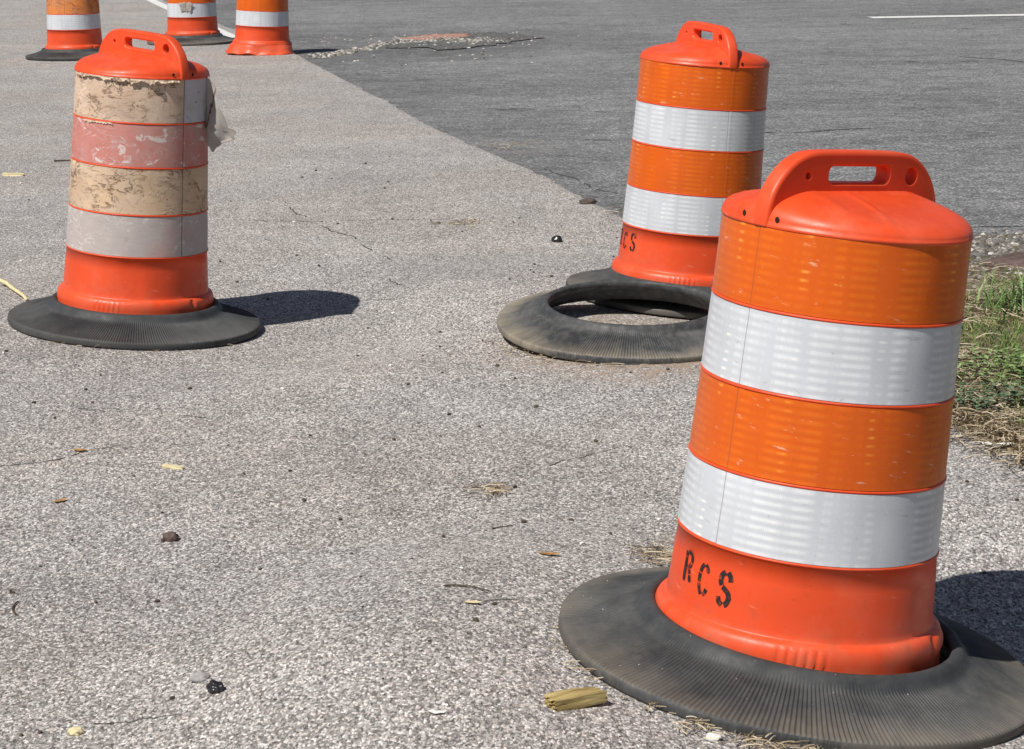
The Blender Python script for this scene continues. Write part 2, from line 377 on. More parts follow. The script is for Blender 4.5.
def lid_mesh():
    R = .2535
    rho = [.0]+[.06*i for i in range(1, 13)]+[.76, .80, .84, .87, .90, .92, .94, .955, .967, .977, .985, .991, .996, 1.]
    seg = 144; vs = [(0, 0, .94+.003+top_h(0, 0))]; fs = []
    for q in rho[1:]:
        for i in range(seg):
            a = 2*PI*i/seg; u, v = q*R*math.cos(a), q*R*math.sin(a)
            vs.append((u, v, .943+top_h(u, v)))
    for i in range(seg): fs.append((0, 1+i, 1+(i+1) % seg))
    nr = len(rho)-1
    for j in range(nr-1):
        for i in range(seg):
            k = (i+1) % seg; fs.append((1+j*seg+i, 1+(j+1)*seg+i, 1+(j+1)*seg+k, 1+j*seg+k))
    b = len(vs)                                             # little skirt lip under the lid
    prof = [(R+.0008, .9425), (R+.0012, .9375), (R-.001, .9355), (R-.007, .935)]
    for (r, z) in prof:
        for i in range(seg):
            a = 2*PI*i/seg; vs.append((r*math.cos(a), r*math.sin(a), z))
    last = 1+(nr-1)*seg
    rows = [last, b, b+seg, b+2*seg, b+3*seg]
    for p, q in zip(rows, rows[1:]):
        for i in range(seg):
            k = (i+1) % seg; fs.append((p+i, q+i, q+k, p+k))
    mi = [0]*len(fs)
    for sgn in (0, PI):                                     # screw holes beside each handle foot, their inner shade painted as flat discs
        for da in (-.20, .16):
            a0 = sgn+da; zc = .9545
            c = len(vs); rr = R*1.0015
            nrm = (math.cos(a0), math.sin(a0)); tn = (-math.sin(a0), math.cos(a0))
            for k in range(16):
                t = 2*PI*k/16; x = .0052*math.cos(t); z = .0062*math.sin(t)
                vs.append((nrm[0]*rr+tn[0]*x, nrm[1]*rr+tn[1]*x, zc+z))
            fs.append(tuple(range(c, c+16))); mi.append(1)
    return mesh('lid', vs, fs, True, mi)
def rounded_slot(x0, x1, z0, z1, r, n=6):
    pts = []
    for (cx, cz, a) in ((x1-r, z1-r, 0), (x0+r, z1-r, 90), (x0+r, z0+r, 180), (x1-r, z0+r, 270)):
        for k in range(n+1):
            t = math.radians(a+90*k/n); pts.append((cx+r*math.cos(t), cz+r*math.sin(t)))
    return pts
def handle_mesh(flip):
    arch = arch_points()
    cu = bpy.data.curves.new('handle_outline', 'CURVE'); cu.dimensions = '2D'; cu.fill_mode = 'BOTH'
    cu.extrude = .0165; cu.bevel_depth = .0035; cu.bevel_resolution = 2; cu.offset = -.0035
    def spl(pts):
        s = cu.splines.new('POLY'); s.points.add(len(pts)-1)
        for q, p in zip(s.points, pts): q.co = (p[0], p[1], 0, 1)
        s.use_cyclic_u = True
    inner = [(u*.985, z-.006) for u, z in arch if z > .03]
    spl(inner + [(-.235, .02), (.235, .02)])
    spl(rounded_slot(-.092, .092, .078, .116, .017))
    circ = lambda x, z, r: [(x+r*math.cos(2*PI*k/20), z+r*math.sin(2*PI*k/20)) for k in range(20)]
    spl(circ(.160*flip, .095, .0175)); spl(circ(-.152*flip, .095, .0065))
    o = bpy.data.objects.new('tmp', cu); C.objects.link(o)
    bpy.context.view_layer.update()
    me = bpy.data.meshes.new_from_object(o.evaluated_get(bpy.context.evaluated_depsgraph_get()))
    vs = [(v.co.x, v.co.z, v.co.y+.943) for v in me.vertices]; fs = [tuple(p.vertices) for p in me.polygons]
    C.objects.unlink(o); bpy.data.objects.remove(o); bpy.data.meshes.remove(me)
    # rounded rib that runs round the arch and down over the lid edge
    def ring_path(path, hw, th, closed=False):
        cs = []
        for (sx, sy, a) in ((1, 1, 0), (-1, 1, 90), (-1, -1, 180), (1, -1, 270)):
            for k in range(4):
                t = math.radians(a+90*k/3); rr = min(th, hw)*.95
                cs.append((sx*(hw-rr)+rr*math.cos(t), sy*(th-rr)+rr*math.sin(t)))
        b = len(vs); n = len(path); m = len(cs)
        for i, (u, z) in enumerate(path):
            p = path[(i-1) % n] if (closed or i) else path[i]; q = path[(i+1) % n] if (closed or i < n-1) else path[i]
            tx, tz = q[0]-p[0], q[1]-p[1]; L = math.hypot(tx, tz) or 1; nx, nz = tz/L, -tx/L
            for (w, h) in cs: vs.append((u+nx*h, w, .943+z+nz*h))
        for i in range(n if closed else n-1):
            for k in range(m):
                a, c = b+i*m, b+((i+1) % n)*m
                fs.append((a+k, a+(k+1) % m, c+(k+1) % m, c+k))
    ring_path([(u*.985, z-.006) for u, z in arch], .0205, .0085)
    ring_path(rounded_slot(-.0945, .0945, .075, .119, .019), .0185, .0055, True)
    me = mesh('handle', vs, fs)
    bm = bmesh.new(); bm.from_mesh(me); bmesh.ops.recalc_face_normals(bm, faces=bm.faces); bm.to_mesh(me); bm.free()
    me.polygons.foreach_set('use_smooth', [True]*len(me.polygons))
    return me
def sharp(o, deg=35):
    m = o.modifiers.new('edges', 'EDGE_SPLIT'); m.split_angle = math.radians(deg)
GL = {'R': [[(0, 0), (0, 1)], [(.16, 1), (.42, .98), (.62, .86), (.64, .72), (.55, .58), (.40, .53)], [(.20, .50), (.36, .48)], [(.42, .44), (.56, .2), (.66, .0)]],
      'C': [[(.62, .76), (.55, .93), (.40, 1.)], [(.26, 1.), (.08, .86), (0, .62), (0, .38), (.08, .14), (.24, .0)], [(.40, 0.), (.56, .07), (.63, .22)]],
      'S': [[(.62, .74), (.56, .90), (.40, 1.)], [(.26, .99), (.06, .88), (.03, .70), (.12, .58)], [(.18, .54), (.50, .42), (.62, .28), (.56, .10), (.38, .0)], [(.26, .0), (.08, .06), (.0, .22)]]}
def stencil(ch, az, zb, h, wscale, miss, stroke=.0098):
    vs = []; fs = []
    rr = random.Random(ord(ch))
    for st in GL[ch]:
        P = []
        for a, b in zip(st, st[1:]):
            for k in range(5): t = k/5; P.append((a[0]+(b[0]-a[0])*t, a[1]+(b[1]-a[1])*t))
        P.append(st[-1]); P = [(x*h*wscale, y*h) for x, y in P]
        for _ in range(2): P = [P[0]]+[((a[0]+2*b[0]+c[0])/4, (a[1]+2*b[1]+c[1])/4) for a, b, c in zip(P, P[1:], P[2:])]+[P[-1]]
        b0 = len(vs)
        for i, (x, y) in enumerate(P):
            p = P[max(0, i-1)]; q = P[min(len(P)-1, i+1)]; tx, ty = q[0]-p[0], q[1]-p[1]; L = math.hypot(tx, ty) or 1
            for s in (-1, 1):
                w = stroke*.5*(1+.3*noise.noise((i*.6, ord(ch), s))); X = x-ty/L*w*s; Y = y+tx/L*w*s
                z = zb+Y; R = .2768-(z-.15)*.0468+.0019; a = az+X/R
                vs.append((R*math.cos(a), R*math.sin(a), z))
        for i in range(len(P)-1):
            if rr.random() < miss: continue
            fs.append((b0+2*i, b0+2*i+2, b0+2*i+3, b0+2*i+1))
    return mesh('letter', vs, fs)

def tyre_mesh(sleeve=False):
    # cut-off truck sidewall: upper side outwards, then back along the underside
    top = [(.3060, .070), (.3035, .084), (.3065, .0925), (.3150, .0965), (.3250, .0940), (.3320, .0850), (.3390, .0745), (.3480, .0680), (.3600, .0640), (.3750, .0590), (.3900, .0535), (.4060, .0480), (.4220, .0430), (.4380, .0385), (.4540, .0345), (.4700, .0312), (.4830, .0290), (.4905, .0278), (.4945, .0266), (.4968, .0240), (.4972, .0236)]
    bot = [(.4978, .0160), (.4984, .0060), (.4960, .0005), (.4800, .0005), (.4500, .0100), (.4200, .0240), (.3900, .0380)]+([(.3780, .0120), (.3680, .0080), (.3480, .0300), (.3220, .0580)] if sleeve else [(.3600, .0460), (.3350, .0520), (.3150, .0560)])
    seg = 1440
    rr = random.Random(3)
    def disp(r, z, a):
        if z > .024 and r > .338:
            k = smooth(.338, .356, r)*smooth(.499, .490, r)
            q = math.sin(a*288+7*(r-.4)); z += .0026*k*(q-.35*abs(q))
        w = .0030*math.sin(2*a+.6)+.0020*math.sin(3*a+2.)-.003
        r += w*smooth(.34, .5, r)
        z += .0022*math.sin(3*a+1.)*smooth(.33, .4, r)*smooth(.005, .03, z)
        if r > .496: r += .0016*noise.noise((a*38, z*70, 0))+.0012*noise.noise((a*110, z*10, 4))
        return r, z
    vs, fs = revolve(top+bot, seg, disp, True)
    return mesh('tyre_ring', vs, fs)
BODY = {}; LID = lid_mesh(); BANDS = [band_mesh(i) for i in range(4)]; TYRE = tyre_mesh(); LOOSE = tyre_mesh(True)
HAND = {1: handle_mesh(1), -1: handle_mesh(-1)}
LID.materials.append(M['plastic']); LID.materials.append(M['dark'])
for h in HAND.values(): h.materials.append(M['plastic'])
TYRE.materials.append(M['rubber']); LOOSE.materials.append(M['rubber'])

def axis_rot(tx, ty):
    ax = Vector((math.tan(tx), math.tan(ty), 1)).normalized()
    return Vector((0, 0, 1)).rotation_difference(ax).to_matrix().to_4x4()
R_ = math.radians
PATCH = [(.577, 4.545, R_(8.6), R_(.8)), (-1.458, 8.57, R_(4.6), R_(-.5)), (.694, 8.94, R_(4.75), R_(-.3))]
def H(x, y):
    z = 0.
    for (px, py, tx, ty) in PATCH:
        d = math.hypot(x-px, y-py)
        if d < 1.5: z -= (math.tan(tx)*(x-px)+math.tan(ty)*(y-py))*(1-smooth(.58, 1.45, d))
    return z + .004*noise.noise((x*.8, y*.8, 0))*(1 if y < 40 else 0)

def drum(loc, tx, ty, seam_az, flip, front_az, mats, label, letters=(), dent=None, rs=1., zs=1.):
    rot = axis_rot(tx, ty) @ Matrix.Rotation(seam_az, 4, 'Z')
    e = empty('traffic_drum', loc, rot); e.scale = (rs, rs, zs)
    tag(e, label, 'traffic drum', 'orange and white traffic drums')
    b = link('drum_body', body_mesh(front_az-seam_az, (dent-seam_az) if dent else None), M['plastic'], e)
    for i in range(4):
        me = BANDS[i].copy(); o = link('reflective_band', me, M[mats[i][0]], e)
        sharp(o, 28)
        if len(mats[i]) > 1: o['label'] = mats[i][1]
    l = bpy.data.objects.new('lid', LID); C.objects.link(l); l.parent = e; l['label'] = 'orange red plastic lid with two moulded creases'
    h = bpy.data.objects.new('handle', HAND[flip]); C.objects.link(h); h.parent = e; sharp(h, 50)
    for (ch, az, zb, hh, ws, miss, stk) in letters:
        link('stencil_letter', stencil(ch, az-seam_az, zb, hh, ws, miss, stk), M['ink'], b)['label'] = 'worn black stencilled letter '+ch
    return e
def tyre(loc, tx, ty, spin, label, dust, group='rubber base rings', me=None, sc_=1.):
    o = bpy.data.objects.new('tyre_ring', me or TYRE); C.objects.link(o); o.location = loc; o.scale = (sc_, sc_, 1)
    o.rotation_euler = (axis_rot(tx, ty) @ Matrix.Rotation(spin, 4, 'Z')).to_euler(); o['dust'] = dust
    return tag(o, label, 'tyre ring', group)

WO = [('white',), ('orange',), ('white',), ('orange',)]
drum((.577, 4.545, 0), R_(6.4), R_(.8), R_(220), -1, R_(264), WO, 'large orange and white drum in the right foreground with letters RCS stencilled on its base',
     letters=[('R', R_(202), .192, .062, .58, .03, .0085), ('C', R_(213.5), .182, .062, .60, .03, .0085), ('S', R_(225.5), .176, .068, .62, .0, .0115)])
tyre((.588, 4.548, .010), R_(8.9), R_(-1.2), .4, 'ribbed black rubber ring with dusty rim under the foreground drum', .48, sc_=1.025)
drum((-1.446, 8.57, 0), R_(4.6), R_(-.5), R_(317), 1, R_(258),
     [('greysheet', 'faded grey band with pinkish streaks'), ('tan', 'tan band stripped of its orange film with a torn spot'), ('pink', 'faded pink band with pale scrapes'), ('beige', 'beige band with peeling brown tears')],
     'weathered drum with peeling beige and pink bands and a torn flap', dent=R_(278), rs=.985, zs=1.02)
tyre((-1.438, 8.53, .002), R_(4.6), R_(-.5), 1.9, 'plain dark rubber ring under the weathered peeling drum', .10, sc_=.965)
drum((.694, 8.94, 0), R_(4.75), R_(-.3), R_(290), 1, R_(262), WO, 'tilted orange and white drum standing behind the loose rubber ring',
     letters=[('R', R_(184), .198, .064, .60, .04, .009), ('C', R_(196), .196, .064, .60, .04, .009), ('S', R_(209), .196, .068, .62, .0, .0105)])
tyre((.717, 8.94, .004), R_(4.75), R_(-.3), 3.1, 'grey rubber ring under the middle drum, half hidden by the loose ring', .35)
tyre((.438, 8.135, .036), R_(1.5), R_(-4.8), 4.4, 'loose empty tyre ring lying open on the pavement, rim caked with tan dust', 1.2, me=LOOSE)
AGED = [('white', 'white band with a rusty hole at its lower edge'), ('brownorange', 'browned orange band with dark vertical seams'), ('white',), ('brownorange',)]
drum((-4.385, 23.23, 0), 0, 0, R_(262), 1, R_(250), AGED, 'far drum with a browned orange band, leftmost at the top edge of the photo')
tyre((-4.39, 23.23, .004), 0, 0, .2, 'thin dark rubber ring under the far leftmost drum', .15)
drum((-3.4655, 25.28, 0), 0, 0, R_(200), 1, R_(250), WO, 'far drum with a torn white band, between the two other far drums')
tyre((-3.47, 25.24, .004), 0, 0, 2.2, 'greyish rubber ring under the far drum with the torn white band', .45)
fr = drum((-2.512, 23.42, -.004), R_(2.6), R_(0), R_(310), 1, R_(280), WO, 'far drum without a rubber ring, flared orange foot resting on the asphalt')
# splayed foot of the ringless drum
def foot():
    def disp(r, z, a):
        k = smooth(.285, .33, r)
        lobes = max(0, math.sin(a*5+.6))
        return r+.022*k*math.sin(a*3+1)+.012*k*lobes, z+.012*k*lobes+.004*k*math.sin(a*11)
    vs, fs = revolve([(.2775, .150), (.2825, .146), (.292, .135), (.296, .112), (.304, .098), (.316, .07), (.322, .045), (.330, .028), (.345, .016), (.347, .006), (.30, .005)], 144, disp)
    return mesh('foot_flange', vs, fs)
link('foot_flange', foot(), M['plastic'], fr)['label'] = 'crumpled flared orange foot'

# --- torn pieces of the weathered drum, parts of it
worn = [o for o in C.objects if o.name.startswith('traffic_drum') and 'weathered' in o['label']][0]
def flap():
    rows = [(.942, 0, .012), (.92, 0, .022), (.90, 0, .031), (.87, 0, .041), (.84, 0, .051), (.81, .0, .062), (.785, .0, .073), (.765, .003, .083), (.748, .007, .106), (.735, .010, .098), (.722, .013, .103), (.708, .016, .068), (.695, .019, .052), (.682, .024, .040), (.668, .030, .034)]
    vs = []; fs = []; n = 9
    for i, (z, a, b) in enumerate(rows):
        for k in range(n):
            t = k/(n-1); u = a+(b-a)*t
            w = .014*math.sin(u*55+i*.35)+.013*noise.noise((u*30, z*22, 3))*min(1, u/.04)+.008*noise.noise((u*90, z*70, 6))
            jz = .009*noise.noise((u*90, z*60, 9))*(t > .85)
            vs.append((.252+u*1.25+jz, w-.02*u/.09, z+jz))
    for i in range(len(rows)-1):
        for k in range(n-1):
            fs.append((i*n+k, i*n+k+1, (i+1)*n+k+1, (i+1)*n+k))
    return mesh('torn_flap', vs, fs)
f = link('torn_flap', flap(), M['film'], worn); f.rotation_euler = (0, 0, R_(-11-317)); f['label'] = 'torn grey white sheeting flap hanging off the top band'
md = f.modifiers.new('t', 'SOLIDIFY'); md.thickness = .0014
def fringe(z0, r, a0, a1, seed, drop, curl, n=150):
    rr = random.Random(seed); vs = []; fs = []; m = 5
    for i in range(n+1):
        a = a0+(a1-a0)*i/n
        L = drop*(.35+1.1*abs(noise.noise((a*4.5, seed, 0)))+.8*abs(noise.noise((a*19, seed, 5))))
        cu = curl*(.4+1.2*abs(noise.noise((a*7, seed, 9))))
        for k in range(m):
            t = k/(m-1); R = r+.001+cu*t*t; z = z0-L*t+.3*cu*t*t
            vs.append((R*math.cos(a), R*math.sin(a), z))
    for i in range(n):
        for k in range(m-1): fs.append((i*m+k, (i+1)*m+k, (i+1)*m+k+1, i*m+k+1))
    return mesh('peeling_strip', vs, fs)
for args, lab in ((( .9375, .2515, R_(-105), R_(-6), 3, .020, .016), 'frayed curling strip under the lid'), ((.774, .2545, R_(-92), R_(-62), 8, .014, .006), 'small curl of torn film'), ((.612, .258, R_(-112), R_(-104), 5, .05, .008), 'small torn film scrap')):
    o = link('peeling_strip', fringe(*args), M['peel'], worn); o['label'] = lab
    md = o.modifiers.new('t', 'SOLIDIFY'); md.thickness = .0012

# torn rag on the far middle drum, hole patch on the far left drum
fm = [o for o in C.objects if o.name.startswith('traffic_drum') and 'torn white band' in o['label']][0]
def rag(r, zc, w, h, seed):
    vs = []; fs = []; n = 10
    for i in range(n+1):
        for k in range(n+1):
            x = (k/n-.5)*w*(1-.35*i/n)+.01*noise.noise((k, i, seed)); z = zc+(.5-i/n)*h+.02*noise.noise((k*.7, 0, seed))
            vs.append((r+.004+.012*abs(noise.noise((k*.5, i*.5, seed))), x, z))
    for i in range(n):
        for k in range(n): fs.append((i*(n+1)+k, i*(n+1)+k+1, (i+1)*(n+1)+k+1, (i+1)*(n+1)+k))
    return mesh('torn_flap', vs, fs)
o = link('torn_flap', rag(.265, .40, .16, .10, 2.3), M['film'], fm); o.rotation_euler = (0, 0, R_(264-200)); o['label'] = 'crumpled torn piece of white sheeting'
o.modifiers.new('t', 'SOLIDIFY').thickness = .0014

# ------------------------------------------------------------------ ground, pavement, road, verge
PE = [(1., 2.2), (4., 2.0), (6.22, 1.75), (7., 1.66), (8., 1.42), (9., 1.17), (10., .89), (11.3, .543), (11.9, .42), (12.83, .235), (14.4, -.18), (16.3, -.632), (18.2, -1.022), (20.84, -1.621), (23.1, -2.10), (24.6, -2.5), (27.8, -3.33), (35.8, -5.35), (60, -11.6), (90, -20)]
def pedge(y): return (lerp_table(PE, y-.35)+lerp_table(PE, y)+lerp_table(PE, y+.35))/3
def rng(a, b, st):
    n = max(1, round((b-a)/st)); return [a+(b-a)*i/n for i in range(n)]
def sheet(name, xs, ys, f, mat, label_kind='structure'):
    vs = [f(x, y) for y in ys for x in xs]; n = len(xs)
    fs = [(j*n+i, j*n+i+1, (j+1)*n+i+1, (j+1)*n+i) for j in range(len(ys)-1) for i in range(n-1)]
    o = link(name, mesh(name, vs, fs), mat); o['kind'] = label_kind; return o
xs = [-400, -150, -60, -30]+rng(-15, -4, 1)+rng(-4, 4, .08)+rng(4, 15, 1)+[15, 30, 60, 150, 400]
ys = [-400, -100, -20, -4, 0]+rng(2, 12, .08)+rng(12, 40, .5)+[40, 60, 90, 150, 400, 900]
sheet('road', xs, ys, lambda x, y: (x, y, H(x, y)-.013), M['road'])
ss = [-.004, 0., .006, .02]+rng(.05, 4.6, .07)+rng(4.6, 12, .6)+[12, 20, 40]
ys = [1., 1.5]+rng(2, 13, .05)+rng(13, 40, .10)+rng(40, 90, 3)+[90]
def fpave(s, y):
    e = pedge(y)+.030*noise.noise((y*5, 1, 0))+.022*noise.noise((y*15, 3, 0))+.028*noise.noise((y*1.1, 8, 0))
    x = e-s; z = H(x, y)
    if s < 0: return (x, y, z-.016)
    return (x, y, z-.006*smooth(.02, 0, s))
o = sheet('pavement', ss, ys, fpave, M['pave']); 
# verge: soil with a gravelled far margin
VE = [(2, 2.9), (4., 2.25), (5., 1.84), (6.22, 1.444), (6.62, 1.326), (7.5, 1.24), (8.6, 1.30), (9.5, 1.08), (10.3, .86)]
def vedge(y): return lerp_table(VE, y)+.05*noise.noise((y*2.6, 0, 5))+.02*noise.noise((y*9, 0, 2))
def vh(x, y):
    s = x-vedge(y); k = smooth(0, .35, s)*smooth(10.45, 9.9, y)
    return H(x, y)-.03+.036*smooth(0, .04, s)*smooth(10.5, 10.42, y)+(.035*k+.02*k*noise.noise((x*3, y*3, 1)))
ss = rng(0, .2, .02)+rng(.2, 3, .08)+rng(3, 12, 1)+[12, 30]
ys = rng(2, 10.5, .07)+[10.5, 10.54]
sheet('verge', ss, ys, lambda s, y: (vedge(y)+s, y, vh(vedge(y)+s, y)), M['soil'])
for oo in C.objects:
    if oo.name == 'pavement':
        bm = bmesh.new(); bm.from_mesh(oo.data); bmesh.ops.reverse_faces(bm, faces=bm.faces); bm.to_mesh(oo.data); bm.free()

def stone(vs, fs, x, y, z, r, rr, flat=.6):
    b = len(vs); a0 = rr.random()*6; sx = rr.uniform(.7, 1.3); n = 6
    vs.append((x, y, z+r*flat))
    for (q, h) in ((.75, .35), (1., -.1)):
        for k in range(n):
            a = a0+2*PI*k/n; q2 = q*rr.uniform(.75, 1.2)
            vs.append((x+r*q2*sx*math.cos(a), y+r*q2*math.sin(a), z+r*flat*h))
    for k in range(n):
        l = (k+1) % n
        fs.append((b, b+1+k, b+1+l)); fs.append((b+1+k, b+1+n+k, b+1+n+l, b+1+l))
    return b
def gravel_obj(name, spots, mat, seed):
    rr = random.Random(seed); vs = []; fs = []
    for (x, y, z, r) in spots: stone(vs, fs, x, y, z, r, rr)
    o = link(name, mesh(name, vs, fs, False), mat); return o
rr = random.Random(11); sp = []
for _ in range(14000):
    x = rr.uniform(.8, 4.5); y = rr.gauss(9.85, .42)
    if x < vedge(min(10.4, y)) or y > 10.75 or y < 8.2: continue
    if y > 10.5 and rr.random() < .7: continue
    sp.append((x, y, (vh(x, y) if y < 10.42 else H(x, y)-.01), rr.choice([.004, .006, .008, .013])*rr.uniform(.8, 1.4)))
tag(gravel_obj('gravel', sp, M['gravel'], 1), 'loose grey gravel along the far side of the grass verge', 'gravel', kind='stuff')
def blades(spots, flat=False, seed=0):
    rr = random.Random(seed); vs = []; fs = []
    for (x, y, z, L, w, lean) in spots:
        a = rr.random()*2*PI; dx, dy = math.cos(a), math.sin(a); px, py = -dy, dx; b = len(vs)
        for k in range(4):
            t = k/3; out = L*(lean*t*t if not flat else t); up = L*(t*(1-.45*lean*t)) if not flat else .004+L*lean*math.sin(t*PI)
            ww = w*(1-t*.85) if not flat else w*(1-.3*t)
            cx, cy, cz = x+dx*out, y+dy*out, z+up
            if flat: cx += px*.12*L*math.sin(t*3+x*50)
            vs += [(cx-px*ww, cy-py*ww, cz), (cx+px*ww, cy+py*ww, cz+(.0 if not flat else .0015))]
        for k in range(3): fs.append((b+2*k, b+2*k+1, b+2*k+3, b+2*k+2))
    return mesh('blades', vs, fs, False)
rr = random.Random(21); gs = []; st = []
for _ in range(26000):
    y = rr.uniform(4.5, 9.5); x = vedge(y)+abs(rr.gauss(.0, 1.))
    if x > 3.6: continue
    g = noise.noise((x*2.2, y*1.6, 4))+.35*noise.noise((x*7, y*6, 1))
    s = x-vedge(y); dens = smooth(-.25, .25, g)*smooth(.08, .4, s)*smooth(9.35, 8.8, y)
    z = vh(x, y)
    if rr.random() < dens: gs.append((x, y, z, rr.uniform(.02, .05), rr.uniform(.0015, .003), rr.uniform(.5, 1.4)))
    elif rr.random() < .6*smooth(9.5, 8.6, y): st.append((x, y, z+rr.uniform(0, .012), rr.uniform(.03, .12), rr.uniform(.001, .0022), rr.uniform(0, .15)))
for _ in range(3800):                                     # straw washed up along the edge of the pavement
    y = rr.uniform(4.5, 8.6); x = vedge(y)+rr.gauss(.06, .07)
    st.append((x, y, max(vh(x, y), H(x, y))+rr.uniform(.001, .012), rr.uniform(.03, .14), rr.uniform(.001, .0024), rr.uniform(0, .12)))
tag(link('grass', blades(gs, False, 1), M['grass']), 'short green grass of the verge behind the foreground drum', 'grass', kind='stuff')
tag(link('dry_grass', blades(st, True, 2), M['straw']), 'tan dead grass lying over the verge and its edge', 'dry grass', kind='stuff')
tuft = []
for _ in range(420):
    a = rr.random()*2*PI; q = abs(rr.gauss(0, .09)); x = 1.96+q*math.cos(a)*1.5; y = 8.35+q*math.sin(a)*1.3
    tuft.append((x, y, vh(x, y), rr.uniform(.07, .19), rr.uniform(.003, .0055), rr.uniform(.3, 1.)))
M['tuft'] = m_island('bright_grass_blades', [(0, (.08, .15, .035)), (.5, (.16, .25, .08)), (1, (.33, .40, .20))])
tag(link('grass_tuft', blades(tuft, False, 5), M['tuft']), 'tall bright green grass tuft on the verge, right of the foreground drum', 'grass tuft', kind='stuff')
# broad-leaved low weed further down the verge
def weed(cx, cy, n, rad, seed):
    rr = random.Random(seed); vs = []; fs = []
    for _ in range(n):
        a = rr.random()*2*PI; q = rad*math.sqrt(rr.random()); x = cx+q*math.cos(a); y = cy+q*math.sin(a); z = vh(x, y)+rr.uniform(.005, .05)
        b = len(vs); L = rr.uniform(.008, .018); w = L*.5; t = rr.random()*2*PI; dx, dy = math.cos(t), math.sin(t); up = rr.uniform(-.3, .6)
        vs += [(x, y, z), (x+dx*L-dy*w, y+dy*L+dx*w, z+up*L), (x+dx*2*L, y+dy*2*L, z+up*L*1.3), (x+dx*L+dy*w, y+dy*L-dx*w, z+up*L)]
        fs.append((b, b+1, b+2, b+3))
    return mesh('weed', vs, fs, False)
tag(link('leafy_weed', weed(1.62, 7.25, 520, .24, 3), M['tuft']), 'low leafy green weed mat in the middle of the verge', 'weed', kind='stuff')
tag(link('leafy_weed', weed(1.47, 6.85, 260, .13, 4), m_island('dull_weed_leaves', [(0, (.07, .11, .06)), (1, (.16, .21, .12))])), 'small dull green weed near the straw edge of the verge', 'weed', kind='stuff')

# road paint
def strip(name, pts, w, z, label):
    vs = []; fs = []
    for i, (x, y) in enumerate(pts):
        p = pts[max(0, i-1)]; q = pts[min(len(pts)-1, i+1)]; tx, ty = q[0]-p[0], q[1]-p[1]; L = math.hypot(tx, ty)
        for s in (-1, 1): vs.append((x-ty/L*w/2*s, y+tx/L*w/2*s, H(x, y)+z))
    for i in range(len(pts)-1): fs.append((2*i, 2*i+2, 2*i+3, 2*i+1))
    o = link(name, mesh(name, vs, fs, False), M['paint']); o['kind'] = 'structure'; return o
strip('painted_stop_line', [(4.5+.1*i, 28.38+.008*i) for i in range(80)], .36, -.008, '')
strip('painted_edge_line', [(-5.45+2.05*i/30-.12*1.0, 35.9-8.2*i/30) for i in range(38)], .15, .004, '')

# broken asphalt patch beyond the pavement corner
def blob(name, cx, cy, rx, ry, z, mat, seed, rot=0., n=60, kind='structure'):
    vs = [(cx, cy, z)]; fs = []
    for k in range(n):
        a = 2*PI*k/n; q = 1+.35*noise.noise((math.cos(a)*2, math.sin(a)*2, seed))+.2*noise.noise((math.cos(a)*7, math.sin(a)*7, seed))
        u, v = rx*q*math.cos(a), ry*q*math.sin(a)
        vs.append((cx+u*math.cos(rot)-v*math.sin(rot), cy+u*math.sin(rot)+v*math.cos(rot), z))
    for k in range(n): fs.append((0, 1+k, 1+(k+1) % n))
    o = link(name, mesh(name, vs, fs, False), mat); o['kind'] = kind; return o
M['fresh'] = m_simple('broken_dark_asphalt', (.105, .104, .10), .9, .9, 22., bump=1.)
M['scar'] = m_simple('scuffed_asphalt', (.105, .104, .102), .9, .35, 8.)
M['brick'] = m_simple('reddish_clay_patch', (.36, .20, .155), .9, .55, 14.)
M['paleash'] = m_simple('pale_worn_asphalt', (.24, .235, .225), .9, .3, 9.)
blob('asphalt_hole', -.50, 25.2, .70, 1.35, -.0045, M['fresh'], 2., -.2)
blob('asphalt_hole', -.05, 25.6, .35, .5, -.004, M['fresh'], 4., .2)
blob('clay_patch', -.80, 25.75, .30, .55, .0, M['brick'], 3., -.5)
rr = random.Random(5); sp = []
for _ in range(850):                                      # pale stones lining the break
    t = rr.random(); x = -1.95+1.75*t; y = 23.1+2.6*smooth(0, .6, t)+rr.gauss(0, .18)
    if t > .5: y -= .6*abs(math.sin(t*9))
    sp.append((x+rr.gauss(0, .05), y, -.008, rr.uniform(.008, .028)))
for _ in range(130): sp.append((rr.gauss(-.55, .35), rr.gauss(24.9, .35), -.006, rr.uniform(.008, .025)))
for _ in range(130): sp.append((rr.uniform(-2.3, .3), rr.uniform(21.5, 26.5), -.009, rr.uniform(.006, .02)))
tag(gravel_obj('broken_stone', sp, M['palegravel'], 2), 'pale stones lining the broken asphalt beside the far ringless drum', 'gravel', kind='stuff')

# jagged cracks
M['crack'] = m_simple('dark_crack', (.06, .055, .05), .95, .4, 40.)
def crack(name, a, b, w, z, seed, gap=.35):
    L = math.hypot(b[0]-a[0], b[1]-a[1]); n = int(L/.012); vs = []; fs = []; nx, ny = -(b[1]-a[1])/L, (b[0]-a[0])/L
    def P(i):
        t = i/n; o = .09*L*noise.noise((t*3, seed, 0))*min(1, 4*t, 4*(1-t))+.02*noise.noise((t*L*9, seed, 2))+.008*noise.noise((t*L*40, seed, 4))
        return a[0]+(b[0]-a[0])*t+nx*o, a[1]+(b[1]-a[1])*t+ny*o
    for i in range(n+1):
        x, y = P(i); q = w*(.5+1.2*abs(noise.noise((i*.11, seed, 8))))*min(1, i/8, (n-i)/8)
        for sg in (-1, 1): vs.append((x+nx*q*sg*.5, y+ny*q*sg*.5, H(x, y)+z))
    for i in range(n):
        if noise.noise((i*.05, seed, 12)) > gap: continue
        fs.append((2*i, 2*i+1, 2*i+3, 2*i+2))
    o = link(name, mesh(name, vs, fs, False), M['crack']); o['kind'] = 'structure'; return o
